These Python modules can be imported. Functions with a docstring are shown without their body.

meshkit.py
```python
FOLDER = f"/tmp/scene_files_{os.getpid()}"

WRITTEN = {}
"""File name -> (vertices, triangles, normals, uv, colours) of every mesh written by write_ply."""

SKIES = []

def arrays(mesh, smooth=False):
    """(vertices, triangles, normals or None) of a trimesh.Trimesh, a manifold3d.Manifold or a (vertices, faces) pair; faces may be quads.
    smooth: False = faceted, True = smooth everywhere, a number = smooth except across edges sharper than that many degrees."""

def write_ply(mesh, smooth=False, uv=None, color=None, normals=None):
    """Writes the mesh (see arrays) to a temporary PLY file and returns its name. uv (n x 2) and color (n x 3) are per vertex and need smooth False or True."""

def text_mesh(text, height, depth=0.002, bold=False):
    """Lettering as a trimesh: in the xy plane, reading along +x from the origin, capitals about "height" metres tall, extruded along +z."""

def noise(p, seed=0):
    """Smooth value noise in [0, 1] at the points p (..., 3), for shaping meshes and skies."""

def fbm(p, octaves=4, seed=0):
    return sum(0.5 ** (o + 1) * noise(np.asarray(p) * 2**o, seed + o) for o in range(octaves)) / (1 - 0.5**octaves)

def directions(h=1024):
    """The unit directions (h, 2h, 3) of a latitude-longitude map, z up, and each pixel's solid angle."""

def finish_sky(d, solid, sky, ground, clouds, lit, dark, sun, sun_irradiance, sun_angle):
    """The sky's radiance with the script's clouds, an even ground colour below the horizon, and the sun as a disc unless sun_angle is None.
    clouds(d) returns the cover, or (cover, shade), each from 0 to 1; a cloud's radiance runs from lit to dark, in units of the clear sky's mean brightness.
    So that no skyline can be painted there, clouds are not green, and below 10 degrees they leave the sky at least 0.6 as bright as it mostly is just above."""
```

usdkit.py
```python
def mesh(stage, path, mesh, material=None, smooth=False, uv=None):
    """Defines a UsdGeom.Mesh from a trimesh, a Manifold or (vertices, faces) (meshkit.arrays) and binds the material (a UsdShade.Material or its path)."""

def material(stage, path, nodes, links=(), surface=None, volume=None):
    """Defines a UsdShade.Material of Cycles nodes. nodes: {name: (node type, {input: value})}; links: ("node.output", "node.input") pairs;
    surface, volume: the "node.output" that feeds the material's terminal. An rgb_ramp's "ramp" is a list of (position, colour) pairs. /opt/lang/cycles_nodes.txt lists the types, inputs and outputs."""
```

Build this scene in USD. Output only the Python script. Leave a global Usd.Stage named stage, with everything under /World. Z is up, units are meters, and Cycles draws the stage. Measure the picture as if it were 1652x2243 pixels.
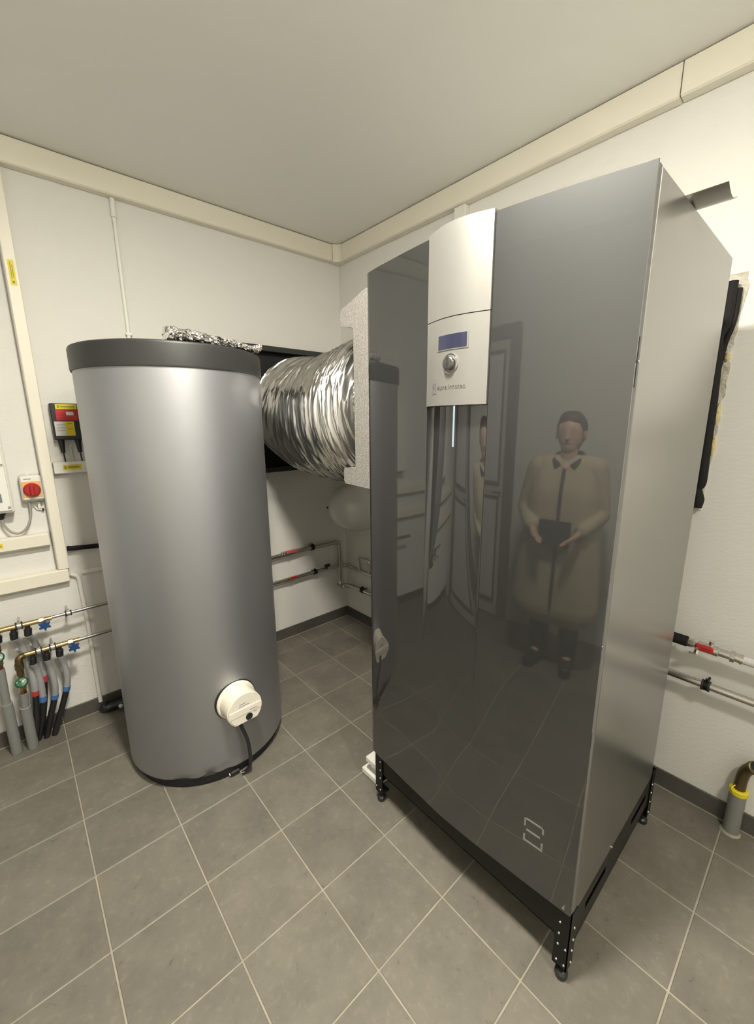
import math, random
import numpy as np, trimesh, manifold3d as m3
from shapely.geometry import Polygon, Point, box as sbox
from scipy.interpolate import PchipInterpolator
import usdkit, meshkit
from pxr import Usd, UsdGeom, Gf, Sdf, UsdLux

random.seed(7); rng = np.random.default_rng(7)
stage = Usd.Stage.CreateInMemory()
UsdGeom.SetStageUpAxis(stage, UsdGeom.Tokens.z)
UsdGeom.SetStageMetersPerUnit(stage, 1.0)
UsdGeom.Xform.Define(stage, '/World')
UsdGeom.Scope.Define(stage, '/World/Looks')

# ------------------------------------------------------------------ camera, exposure
W, H = 1652, 2243
FPX, YAW, PITCH, ROLL = 906.26, 0.84604, 0.21268, 0.00800
CAM = np.array([-0.0173, -1.6060, 1.6323])
EXPOSURE = 2.62
LAMP_STRENGTH = 80.0
LAMP_COLOR = (1.0, 0.948, 0.82)
cam = UsdGeom.Camera.Define(stage, '/World/camera')
f_ = np.array([math.cos(YAW)*math.cos(PITCH), math.sin(YAW)*math.cos(PITCH), -math.sin(PITCH)])
r_ = np.array([math.sin(YAW), -math.cos(YAW), 0.0]); d_ = np.cross(f_, r_)
r2 = math.cos(ROLL)*r_ + math.sin(ROLL)*d_; d2 = math.cos(ROLL)*d_ - math.sin(ROLL)*r_
m = Gf.Matrix4d(1.0)
m.SetRow(0, Gf.Vec4d(*r2, 0)); m.SetRow(1, Gf.Vec4d(*(-d2), 0)); m.SetRow(2, Gf.Vec4d(*(-f_), 0)); m.SetRow(3, Gf.Vec4d(*CAM, 1))
cam.AddTransformOp().Set(m)
cam.CreateHorizontalApertureAttr(36.0); cam.CreateVerticalApertureAttr(36.0*H/W)
cam.CreateFocalLengthAttr(36.0*FPX/W)
cam.CreateClippingRangeAttr(Gf.Vec2f(0.02, 100.0))
cam.CreateExposureAttr(EXPOSURE)

# ------------------------------------------------------------------ materials
def mat(name, color, rough=0.5, metal=0.0, **kw):
    noise = kw.pop('noise', None); bump = kw.pop('bump', None); ramp = kw.pop('ramp', None)
    extra = kw
    nodes = {'p': ('principled_bsdf', {'base_color': color, 'roughness': rough, 'metallic': metal, **extra})}
    links = []
    if noise or bump or ramp:
        nodes['g'] = ('geometry', {})
    if ramp:      # (mapping scale, noise scale, detail, stops)
        sc, ns, det, stops = ramp
        nodes['mp'] = ('mapping', {'scale': sc}); nodes['n'] = ('noise_texture', {'scale': ns, 'detail': det, 'roughness': 0.6})
        nodes['r'] = ('rgb_ramp', {'ramp': stops})
        links += [('g.position', 'mp.vector'), ('mp.vector', 'n.vector'), ('n.fac', 'r.fac'), ('r.color', 'p.base_color')]
    if bump:      # (mapping scale, noise scale, detail, strength, distance)
        sc, ns, det, st, di = bump
        nodes['bm'] = ('mapping', {'scale': sc}); nodes['bn'] = ('noise_texture', {'scale': ns, 'detail': det, 'roughness': 0.6})
        nodes['b'] = ('bump', {'strength': st, 'distance': di})
        links += [('g.position', 'bm.vector'), ('bm.vector', 'bn.vector'), ('bn.fac', 'b.height'), ('b.normal', 'p.normal')]
    return usdkit.material(stage, '/World/Looks/' + name, nodes, links, surface='p.BSDF')

M = {}
M['plaster'] = mat('plaster', (.74, .73, .695), .85, bump=((1, 1, 2.2), 45, 5, .35, .004))
M['plaster_grey'] = mat('plaster_grey', (.62, .61, .58), .85)
M['ceiling'] = mat('ceiling_paint', (.82, .82, .785), .42, bump=((1, 1, 1), 30, 3, .1, .002))
M['grout'] = mat('grout', (.34, .315, .25), .9, ramp=((1, 1, 1), 9, 4, [(.3, (.27, .25, .20)), (.7, (.38, .35, .285))]))
def tile_mat(name, k):
    a = np.array((.165, .152, .125))*k
    nodes = {'g': ('geometry', {}), 'o': ('object_info', {}),
             'n': ('noise_texture', {'scale': 6.0, 'detail': 6.0, 'roughness': .62}),
             'r': ('rgb_ramp', {'ramp': [(.25, tuple(a*.80)), (.5, tuple(a)), (.75, tuple(a*1.2))]}),
             'n2': ('noise_texture', {'scale': 34.0, 'detail': 5.0, 'roughness': .7, 'distortion': .4}),
             'r2': ('rgb_ramp', {'ramp': [(.0, (.55, .53, .51)), (.30, (.68, .66, .64)), (.38, (.97, .97, .97)), (.55, (1, 1, 1)), (.70, (1.25, 1.23, 1.2)), (1, (1.5, 1.48, 1.44))]}),
             'm': ('mix', {'mix_type': 'multiply', 'fac': 1.0}),
             'p': ('principled_bsdf', {'roughness': .52, 'specular_ior_level': .45}),
             'n3': ('noise_texture', {'scale': 90.0, 'detail': 3.0}), 'b': ('bump', {'strength': .12, 'distance': .003})}
    links = [('g.position', 'n.vector'), ('g.position', 'n2.vector'), ('n.fac', 'r.fac'), ('n2.fac', 'r2.fac'), ('r.color', 'm.color1'), ('r2.color', 'm.color2'),
             ('m.color', 'p.base_color'), ('g.position', 'n3.vector'), ('n3.fac', 'b.height'), ('b.normal', 'p.normal')]
    return usdkit.material(stage, '/World/Looks/' + name, nodes, links, surface='p.BSDF')
TILES = [tile_mat('floor_tile_a', 1.0), tile_mat('floor_tile_b', .95), tile_mat('floor_tile_c', 1.05)]
M['skirting'] = mat('skirting_tile', (.085, .080, .070), .5, ramp=((1, 1, 1), 8, 5, [(.3, (.07, .066, .058)), (.7, (.105, .098, .086))]))
M['trunk'] = mat('cream_plastic', (.80, .765, .655), .45)
M['white_plastic'] = mat('white_plastic', (.80, .79, .74), .4)
M['light_grey_plastic'] = mat('light_grey_plastic', (.62, .62, .60), .45)
M['front_gloss'] = mat('glossy_grey_front', (.054, .055, .056), .56, .9, coat_weight=1.0, coat_roughness=.025, coat_ior=1.85)
M['side_metal'] = mat('brushed_side', (.28, .277, .262), .26, .85, bump=((1.5, 1.5, 60), 8, 3, .05, .001))
M['edge_trim'] = mat('edge_trim', (.17, .168, .162), .6, .0, specular_ior_level=.1)
M['dark_gap'] = mat('dark_gap', (.02, .02, .02), .6)
M['chrome_panel'] = mat('satin_aluminium', (.31, .305, .29), .37, .6, bump=((2, 2, 80), 6, 2, .03, .001))
M['dial_metal'] = mat('dial_metal', (.30, .30, .30), .22, 1.0)
M['screen'] = mat('blue_screen', (.022, .0235, .052), .25, coat_weight=.5)
M['chrome'] = mat('polished_chrome', (.75, .74, .72), .12, 1.0)
M['emboss'] = mat('embossed_letters', (.25, .25, .235), .4, .6)
M['emblem'] = mat('grey_emblem', (.20, .20, .19), .4)
M['black_steel'] = mat('black_steel', (.005, .005, .0045), .36, .0, specular_ior_level=.25)
M['black_plastic'] = mat('black_plastic', (.018, .018, .020), .35)
M['black_matte'] = mat('black_matte', (.012, .012, .013), .75)
M['black_foam'] = mat('black_foam', (.010, .0095, .009), .75, specular_ior_level=.3)
M['bolt'] = mat('zinc_bolt', (.62, .62, .60), .25, 1.0)
M['tank_jacket'] = mat('tank_jacket', (.40, .405, .43), .46, .85, bump=((2, 2, 40), 10, 3, .06, .001))
M['tank_cap'] = mat('tank_cap', (.026, .026, .0255), .45)
M['ivory_plastic'] = mat('ivory_plastic', (.80, .76, .66), .4)
M['grey_print'] = mat('grey_print', (.35, .33, .30), .6)
M['steel'] = mat('steel_pipe', (.60, .575, .53), .22, 1.0)
M['brass'] = mat('brass', (.58, .44, .20), .28, 1.0)
M['dark_brass'] = mat('dark_brass', (.15, .11, .055), .42, .75)
M['copper'] = mat('copper', (.55, .27, .14), .3, 1.0)
M['blue_plastic'] = mat('blue_handle', (.012, .06, .19), .35)
M['blue_band'] = mat('blue_band', (.07, .17, .42), .45)
M['red_plastic'] = mat('red_plastic', (.40, .016, .016), .35)
M['red_band'] = mat('red_band', (.45, .05, .05), .45)
M['pink_red'] = mat('faded_red', (.50, .09, .08), .4)
M['orange_plate'] = mat('orange_plate', (.80, .42, .15), .45)
M['green_handle'] = mat('green_handle', (.015, .10, .045), .3)
M['yellow_label'] = mat('yellow_label', (.72, .60, .02), .5)
M['red_label'] = mat('red_label', (.52, .02, .03), .5)
M['white_label'] = mat('white_label', (.72, .70, .68), .5)
M['dark_print'] = mat('dark_print', (.06, .05, .02), .6)
M['olive_print'] = mat('olive_print', (.30, .27, .03), .6)
M['grey_label'] = mat('grey_label', (.18, .20, .21), .5)
M['grey_tube'] = mat('grey_tube', (.34, .34, .35), .4)
M['grey_sleeve'] = mat('grey_sleeve', (.24, .245, .24), .6)
M['drain_grey'] = mat('drain_grey', (.22, .225, .21), .5)
M['concrete_duct'] = mat('concrete_duct', (.40, .38, .36), .95, ramp=((1, 1, 1), 160, 4, [(.3, (.19, .18, .165)), (.5, (.28, .265, .245)), (.7, (.37, .355, .33))]), bump=((1, 1, 1), 150, 4, .5, .004))
M['foil'] = mat('duct_foil', (.60, .595, .58), .25, 1.0)
M['foil_bright'] = mat('bright_foil', (.88, .87, .85), .16, 1.0)
M['tab_metal'] = mat('tab_metal', (.50, .49, .46), .3, .9)
M['vessel'] = mat('vessel_enamel', (.62, .61, .585), .22)
M['foam_yellow'] = mat('foam_yellow', (.66, .54, .27), .9, bump=((1, 1, 1), 70, 4, .8, .01))
M['raw_plaster'] = mat('raw_plaster', (.60, .57, .49), .95, bump=((1, 1, 1), 60, 5, 1.0, .012), ramp=((1, 1, 1), 18, 4, [(.3, (.46, .43, .34)), (.55, (.66, .63, .54)), (.8, (.74, .72, .66))]))
M['clear_coupler'] = mat('translucent_plastic', (.62, .62, .55), .3)
M['door_paint'] = mat('door_paint', (.52, .50, .45), .4)
M['door_panel'] = mat('door_panel_paint', (.60, .62, .63), .3)
M['door_frame'] = mat('door_frame_paint', (.16, .15, .14), .4)
M['lamp_housing'] = mat('lamp_housing', (.8, .8, .78), .4)
for k_, f_k in (('lamp_glow', 1.0), ('lamp_glow_dim', .50)):
    M[k_] = usdkit.material(stage, '/World/Looks/' + k_, {'e': ('emission', {'color': LAMP_COLOR, 'strength': LAMP_STRENGTH*f_k})}, [], surface='e.emission')
M['led'] = usdkit.material(stage, '/World/Looks/led_strip', {'e': ('emission', {'color': (.76, .93, .96), 'strength': .14})}, [], surface='e.emission')

# ------------------------------------------------------------------ object helpers
used = {}
def path_for(name, parent):
    base = parent or '/World'
    k = (base, name); n = used.get(k, -1) + 1; used[k] = n
    return f'{base}/{name}' if n == 0 else f'{base}/{name}_{n:03d}'
def tag(prim, label=None, cat=None, group=None, kind=None):
    for k, v in (('label', label), ('category', cat), ('group', group), ('kind', kind)):
        if v: prim.SetCustomDataByKey(k, v)
    return prim
def thing(name, label=None, cat=None, group=None, kind=None):
    p = path_for(name, None); UsdGeom.Xform.Define(stage, p)
    tag(stage.GetPrimAtPath(p), label, cat, group, kind); return p
def put(name, mesh, material, parent=None, label=None, cat=None, group=None, kind=None, smooth=32):
    p = path_for(name, parent)
    if isinstance(mesh, list): mesh = trimesh.util.concatenate(mesh)
    usdkit.mesh(stage, p, mesh, M[material] if isinstance(material, str) else material, smooth=smooth)
    tag(stage.GetPrimAtPath(p), label, cat, group, kind); return p

# ------------------------------------------------------------------ mesh helpers
def box(x0, x1, y0, y1, z0, z1, b=0.0):
    (x0, x1), (y0, y1), (z0, z1) = sorted((x0, x1)), sorted((y0, y1)), sorted((z0, z1))
    if b <= 0:
        t = trimesh.creation.box((x1-x0, y1-y0, z1-z0)); t.apply_translation(((x0+x1)/2, (y0+y1)/2, (z0+z1)/2)); return t
    b = min(b, (x1-x0)*.45, (y1-y0)*.45, (z1-z0)*.45); P = []
    for x, sx in ((x0, 1), (x1, -1)):
        for y, sy in ((y0, 1), (y1, -1)):
            for z, sz in ((z0, 1), (z1, -1)):
                P += [(x, y+sy*b, z+sz*b), (x+sx*b, y, z+sz*b), (x+sx*b, y+sy*b, z)]
    return trimesh.convex.convex_hull(np.array(P))
def frame_of(d):
    d = np.array(d, float); d /= np.linalg.norm(d)
    a = np.array((0, 0, 1.0)) if abs(d[2]) < .9 else np.array((1.0, 0, 0))
    u = np.cross(a, d); u /= np.linalg.norm(u); return u, np.cross(d, u), d
def cyl(p0, p1, r, r1=None, n=24, b=0.0):
    """cylinder / cone with optional chamfered ends"""
    p0, p1 = np.array(p0, float), np.array(p1, float); r1 = r if r1 is None else r1
    L = np.linalg.norm(p1-p0); prof = [(0, r), (L, r1)] if b <= 0 else [(0, r-b), (b, r), (L-b, r1), (L, r1-b)]
    return lathe(prof, p0, p1-p0, n)
def lathe(prof, origin, axis, n=32, caps=True):
    """prof: (distance along the axis, radius)"""
    u, v, d = frame_of(axis); o = np.array(origin, float); V, F = [], []
    t = np.linspace(0, 2*np.pi, n, endpoint=False)
    for h, r in prof: V.append(o + d*h + r*(np.cos(t)[:, None]*u + np.sin(t)[:, None]*v))
    k = len(prof)
    for i in range(k-1):
        for j in range(n):
            a, b_, c, e = i*n+j, i*n+(j+1) % n, (i+1)*n+(j+1) % n, (i+1)*n+j
            F += [(a, b_, c), (a, c, e)]
    V = np.vstack(V)
    if caps:
        V = np.vstack([V, o+d*prof[0][0], o+d*prof[-1][0]]); a, z = len(V)-2, len(V)-1
        for j in range(n):
            F += [(a, (j+1) % n, j), (z, (k-1)*n+j, (k-1)*n+(j+1) % n)]
    return trimesh.Trimesh(V, F, process=False)
def spline(pts, per=8):
    P = np.array(pts, float)
    if len(P) < 3: return P
    Q = np.vstack([2*P[0]-P[1], P, 2*P[-1]-P[-2]]); out = []
    for i in range(1, len(Q)-2):
        for t in np.linspace(0, 1, per, endpoint=False):
            a, b, c, d = Q[i-1:i+3]
            out.append(.5*((2*b)+(-a+c)*t+(2*a-5*b+4*c-d)*t*t+(-a+3*b-3*c+d)*t**3))
    out.append(P[-1]); return np.array(out)
def tube(pts, r, n=16, smooth=True, per=8, caps=True):
    P = spline(pts, per) if smooth else np.array(pts, float)
    R = np.full(len(P), r) if np.ndim(r) == 0 else np.interp(np.linspace(0, 1, len(P)), np.linspace(0, 1, len(r)), r)
    T = np.gradient(P, axis=0); T /= np.linalg.norm(T, axis=1)[:, None]
    u, v, _ = frame_of(T[0]); V, F = [], []; t = np.linspace(0, 2*np.pi, n, endpoint=False)
    for i in range(len(P)):
        u = u - T[i]*np.dot(u, T[i]); u /= np.linalg.norm(u); v = np.cross(T[i], u)
        V.append(P[i] + R[i]*(np.cos(t)[:, None]*u + np.sin(t)[:, None]*v))
    for i in range(len(P)-1):
        for j in range(n):
            a, b, c, e = i*n+j, i*n+(j+1) % n, (i+1)*n+(j+1) % n, (i+1)*n+j
            F += [(a, b, c), (a, c, e)]
    V = np.vstack(V)
    if caps:
        k = len(P); V = np.vstack([V, P[0], P[-1]]); a, z = len(V)-2, len(V)-1
        for j in range(n): F += [(a, (j+1) % n, j), (z, (k-1)*n+j, (k-1)*n+(j+1) % n)]
    return trimesh.Trimesh(V, F, process=False)
def bend(pts, rad=.03, per=6):
    """polyline with rounded corners"""
    P = [np.array(p, float) for p in pts]; out = [P[0]]
    for a, b, c in zip(P, P[1:], P[2:]):
        d1, d2_ = (a-b)/np.linalg.norm(a-b), (c-b)/np.linalg.norm(c-b)
        s, e = b+d1*rad, b+d2_*rad
        for t in np.linspace(0, 1, per): out.append((1-t)**2*s + 2*t*(1-t)*b + t*t*e)
    out.append(P[-1]); return np.array(out)
def pipe(pts, r, rad=.03, n=16): return tube(bend(pts, rad) if len(pts) > 2 else pts, r, n, smooth=False)
def ball(c, r, sub=2, s=(1, 1, 1)):
    t = trimesh.creation.icosphere(sub, r); t.apply_scale(s) if s != (1, 1, 1) else None; t.apply_translation(c); return t
def ring(c, axis, r_in, r_out, w, n=24):
    c = np.array(c, float); ax = np.array(axis, float)/np.linalg.norm(axis)
    return lathe([(-w/2, r_in), (-w/2, r_out), (w/2, r_out), (w/2, r_in), (-w/2, r_in)], c, ax, n, caps=False)
def extrude(poly, h, origin, u, v, w):
    """polygon in (u, v), extruded along w by h from origin"""
    t = trimesh.creation.extrude_polygon(poly, h, engine='earcut')
    Mx = np.eye(4); Mx[:3, 0], Mx[:3, 1], Mx[:3, 2], Mx[:3, 3] = u, v, w, origin
    t.apply_transform(Mx)
    if np.linalg.det(Mx[:3, :3]) < 0: t.invert()
    return t
def star_poly(n, r0, r1):
    return Polygon([((r1 if k % 2 else r0)*math.cos(k*math.pi/n), (r1 if k % 2 else r0)*math.sin(k*math.pi/n)) for k in range(2*n)]).buffer(-.001).buffer(.0018)
X, Y, Z = np.eye(3)

# ------------------------------------------------------------------ the room
XW, YW, ZC = 1.998, 1.0695, 2.865          # right wall x, left wall y, ceiling z
XB, YB = -1.20, -3.05                       # the two walls behind the camera
T = .30
fl = thing('floor', kind='structure')
put('grout_bed', box(XB, XW, YB, YW, -.06, -.0025), 'grout', fl)
xs = [XB] + [i*T for i in range(math.ceil(XB/T), 7)] + [XW]
ys = [YB] + [j*T for j in range(math.ceil(YB/T), 4)] + [YW]
g = .0026
for i in range(len(xs)-1):
    for j in range(len(ys)-1):
        x0, x1, y0, y1 = xs[i], xs[i+1], ys[j], ys[j+1]
        if x1-x0 < .02 or y1-y0 < .02: continue
        put('tile', box(x0+g, x1-g, y0+g, y1-g, -.012, rng.uniform(-.0006, 0), .0015), TILES[rng.integers(3)], fl)
put('wall_left', box(XB-.1, XW+.1, YW, YW+.1, -.06, ZC+.05), 'plaster', kind='structure')
put('wall_right', box(XW, XW+.1, YB-.1, YW, -.06, ZC+.05), 'plaster', kind='structure')
put('wall_back', box(XB-.1, XB, YB-.1, YW, -.06, ZC+.05), 'plaster_grey', kind='structure')
put('wall_front', box(XB, XW, YB-.1, YB, -.06, ZC+.05), 'plaster_grey', kind='structure')
put('ceiling', box(XB, XW, YB, YW, ZC, ZC+.05), 'ceiling', kind='structure')
for nm, n0, n1, along in (('baseboard_left', XB, XW, 'x'), ('baseboard_right', YB, YW-.011, 'y')):
    bb = thing(nm, kind='structure')
    cuts = [n0] + [i*T for i in range(math.ceil(n0/T), math.ceil(n1/T))] + [n1]
    for a, b in zip(cuts, cuts[1:]):
        if b-a < .02: continue
        put('skirting_tile', box(a+.0012, b-.0012, YW-.009, YW, .002, .085, .0015) if along == 'x' else box(XW-.009, XW, a+.0012, b-.0012, .002, .085, .0015), 'skirting', bb)
    put('grout_line', box(n0, n1, YW-.013, YW-.0005, -.002, .0035) if along == 'x' else box(XW-.013, XW-.0005, n0, n1, -.002, .0035), 'grout', bb)
# door behind the camera, seen only as a reflection in the glossy front
dr = thing('door_1', kind='structure')
put('door_leaf', box(XB+.001, XB+.035, -.16, .66, .01, 2.24, .004), 'door_paint', dr)
for y0, y1, z0, z1 in ((-.26, -.16, 0, 2.34), (.66, .76, 0, 2.34), (-.16, .66, 2.24, 2.34)):
    put('door_frame', box(XB+.0005, XB+.055, y0, y1, z0+.001, z1, .004), 'door_frame', dr)
for z0, z1 in ((1.16, 2.14), (.16, 1.02)):
    put('door_panel', box(XB+.03, XB+.042, -.08, .58, z0, z1, .004), 'door_panel', dr)
    put('panel_moulding', [box(XB+.03, XB+.052, a, b, c, d, .003) for a, b, c, d in ((-.105, -.08, z0-.025, z1+.025), (.58, .605, z0-.025, z1+.025), (-.08, .58, z0-.025, z0), (-.08, .58, z1, z1+.025))], 'door_frame', dr)
put('door_handle', [cyl((XB+.03, -.125, 1.08), (XB+.085, -.125, 1.08), .010), cyl((XB+.08, -.13, 1.08), (XB+.08, .0, 1.08), .010)], 'steel', dr)

# ------------------------------------------------------------------ the lamp
LX = .33
for LY, glow, where in ((-1.0, 'lamp_glow', 'in front of the cabinet'), (-2.45, 'lamp_glow_dim', 'at the far end of the room behind the photographer')):
    lp = thing('ceiling_lamp', 'round white flush ceiling lamp ' + where, 'lamp')
    put('housing', lathe([(0, .135), (.004, .140), (.050, .140), (.054, .136)], (LX, LY, ZC-.0005), -Z, 64), 'lamp_housing', lp)
    put('diffuser', lathe([(.050, .128), (.058, .126), (.068, .110), (.073, .070), (.0745, .02)], (LX, LY, ZC-.0005), -Z, 64), glow, lp)

# ------------------------------------------------------------------ hot water tank
TC, TR = np.array([.592, .45]), .372
tk = thing('water_tank', 'tall round grey metallic hot water tank with black rim on tiled floor', 'water tank')
n = 160; zs = np.r_[.055, .058, .065, np.linspace(.08, .24, 14), np.linspace(.3, 1.845, 30)]
ang = np.linspace(0, 2*np.pi, n, endpoint=False); V = []
for z in zs:
    dent = np.zeros(n)
    for a0, z0, sa, sz, dep in ((-1.93, .062, .07, .018, .020), (-2.25, .060, .10, .012, .014), (-1.72, .066, .05, .02, .012)):
        dent += dep*np.exp(-((ang-2*np.pi-a0+np.pi) % (2*np.pi)-np.pi)**2/(2*sa*sa) - (z-z0)**2/(2*sz*sz))
    r = (TR - (.004 if z < .056 else 0)) - dent
    V.append(np.c_[TC[0]+r*np.cos(ang), TC[1]+r*np.sin(ang), np.full(n, z)])
F = [(a*n+j, a*n+(j+1) % n, (a+1)*n+(j+1) % n) for a in range(len(zs)-1) for j in range(n)] + [(a*n+j, (a+1)*n+(j+1) % n, (a+1)*n+j) for a in range(len(zs)-1) for j in range(n)]
put('jacket', trimesh.Trimesh(np.vstack(V), F, process=False), 'tank_jacket', tk, smooth=True)
put('base_ring', lathe([(0, TR-.028), (.002, TR-.022), (.052, TR-.012), (.058, TR-.02)], (*TC, 0.0), Z, 96), 'black_matte', tk)
put('cap', lathe([(1.838, TR-.02), (1.840, TR+.005), (1.846, TR+.007), (1.922, TR+.007), (1.930, TR+.003), (1.934, TR-.006)], (*TC, 0), Z, 128), 'tank_cap', tk)
# the immersion heater cover
az = math.radians(-88.5); nrm = np.array((math.cos(az), math.sin(az), 0)); tan = np.array((-math.sin(az), math.cos(az), 0))
hc = np.array((*(TC + TR*nrm[:2]), .400))
hd = thing('heater_cover', 'ivory plastic immersion heater cover low on the grey tank', 'heater cover')
put('flange', lathe([(-.03, .090), (.006, .090), (.012, .086)], hc, nrm, 64), 'ivory_plastic', hd)
put('dark_seal', lathe([(-.03, .094), (-.001, .094), (.002, .090)], hc, nrm, 64), 'black_matte', hd)
rd = Point(0, 0).buffer(.080, 32).intersection(sbox(-.1, -.060, .1, .1)).buffer(-.008).buffer(.008)
body = []
for h0, h1, s in ((.005, .090, 1.0), (.090, .098, .965)):
    from shapely import affinity
    body.append(extrude(affinity.scale(rd, s, s, origin=(0, 0)), h1-h0, hc+nrm*h0, tan, Z, nrm))
put('housing', body, 'ivory_plastic', hd)
plate = Point(0, 0).buffer(.073, 32).intersection(sbox(-.1, -.055, .1, .012))
put('front_plate', extrude(plate, .006, hc+nrm*.096, tan, Z, nrm), 'ivory_plastic', hd)
put('plate_groove', extrude(sbox(-.070, -.0175, .070, -.0155), .0008, hc+nrm*.102, tan, Z, nrm), 'grey_print', hd)
put('knob', lathe([(0, .016), (.004, .0155), (.005, .009), (.002, .008)], hc+nrm*.1015+tan*.012+Z*-.036, nrm, 32), 'black_plastic', hd)
for a, b, w in ((.035, -.026, .014), (.018, -.008, .034)): put('printed_mark', extrude(sbox(a, b, a+w, b+.004), .0007, hc+nrm*.102, tan, Z, nrm), 'grey_print', hd)
put('printed_mark', [extrude(sbox(a, b, a+w, b+.004), .0007, hc+nrm*.0975, tan, Z, nrm) for a, b, w in ((-.030, .022, .05), (-.026, .032, .03))], 'grey_print', hd)
cb = [hc+nrm*.07+Z*-.058+tan*-.02, hc+nrm*.068+Z*-.10+tan*-.012, hc+nrm*.05+Z*-.2+tan*.018, hc+nrm*.04+Z*-.30+tan*.028, hc+nrm*.03+Z*-.36+tan*.024, hc+nrm*.016+Z*-.384+tan*.010, hc+nrm*.012+Z*-.388+tan*-.006]
put('heater_cable', tube(cb, .0085, 12), 'black_plastic', label='black power cable hanging from the ivory heater cover to the floor', cat='cable')
fo = thing('tank_foot', 'small black foot with white cap under the front edge of the tank', 'tank foot')
pf = np.array((.560, .088, 0))
put('foot_block', box(pf[0]-.012, pf[0]+.036, pf[1]-.004, pf[1]+.045, .001, .028, .006), 'black_plastic', fo)
put('white_cap', cyl(pf+(-.015, .006, .015), pf+(-.004, .006, .015), .006, n=12), 'white_plastic', fo)

# crumpled foil left on top of the tank
def foil_roll():
    path = spline([(.49, .155, 1.966), (.56, .150, 1.966), (.66, .155, 1.957), (.76, .165, 1.950), (.84, .185, 1.950), (.885, .200, 1.956)], 16)
    n = 40; t = np.linspace(0, 2*np.pi, n, endpoint=False); s_ = np.linspace(0, 1, len(path)); V = []
    hz = np.interp(s_, [0, .15, .5, .8, 1], [.030, .030, .021, .014, .022]); wy = np.interp(s_, [0, .3, .8, 1], [.05, .055, .04, .05])
    for i, p in enumerate(path):
        q = np.stack([np.cos(t)*2.5, np.sin(t)*2.5, np.full(n, s_[i]*14)], -1)
        k = .62 + .75*np.abs(meshkit.fbm(q, 3, 21)-.5)*2
        c = p.copy(); c[2] = 1.9350 + hz[i]*1.02
        V.append(c + np.stack([.006*(meshkit.noise(q*2, 4)-.5), wy[i]*np.cos(t)*k, np.maximum(hz[i]*np.sin(t)*k, -hz[i])], -1))
    k = len(path); F = [f for a in range(k-1) for j in range(n) for f in ((a*n+j, a*n+(j+1) % n, (a+1)*n+(j+1) % n), (a*n+j, (a+1)*n+(j+1) % n, (a+1)*n+j))]
    V = np.vstack([np.vstack(V), path[0], path[-1]])
    for j in range(n): F += [(len(V)-2, (j+1) % n, j), (len(V)-1, (k-1)*n+j, (k-1)*n+(j+1) % n)]
    t_ = trimesh.Trimesh(V, F, process=False); t_.fix_normals(); return t_
put('foil_sheet', foil_roll(), 'foil_bright', label='crumpled piece of shiny aluminium foil lying on top of the tank', cat='foil', smooth=14)

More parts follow.
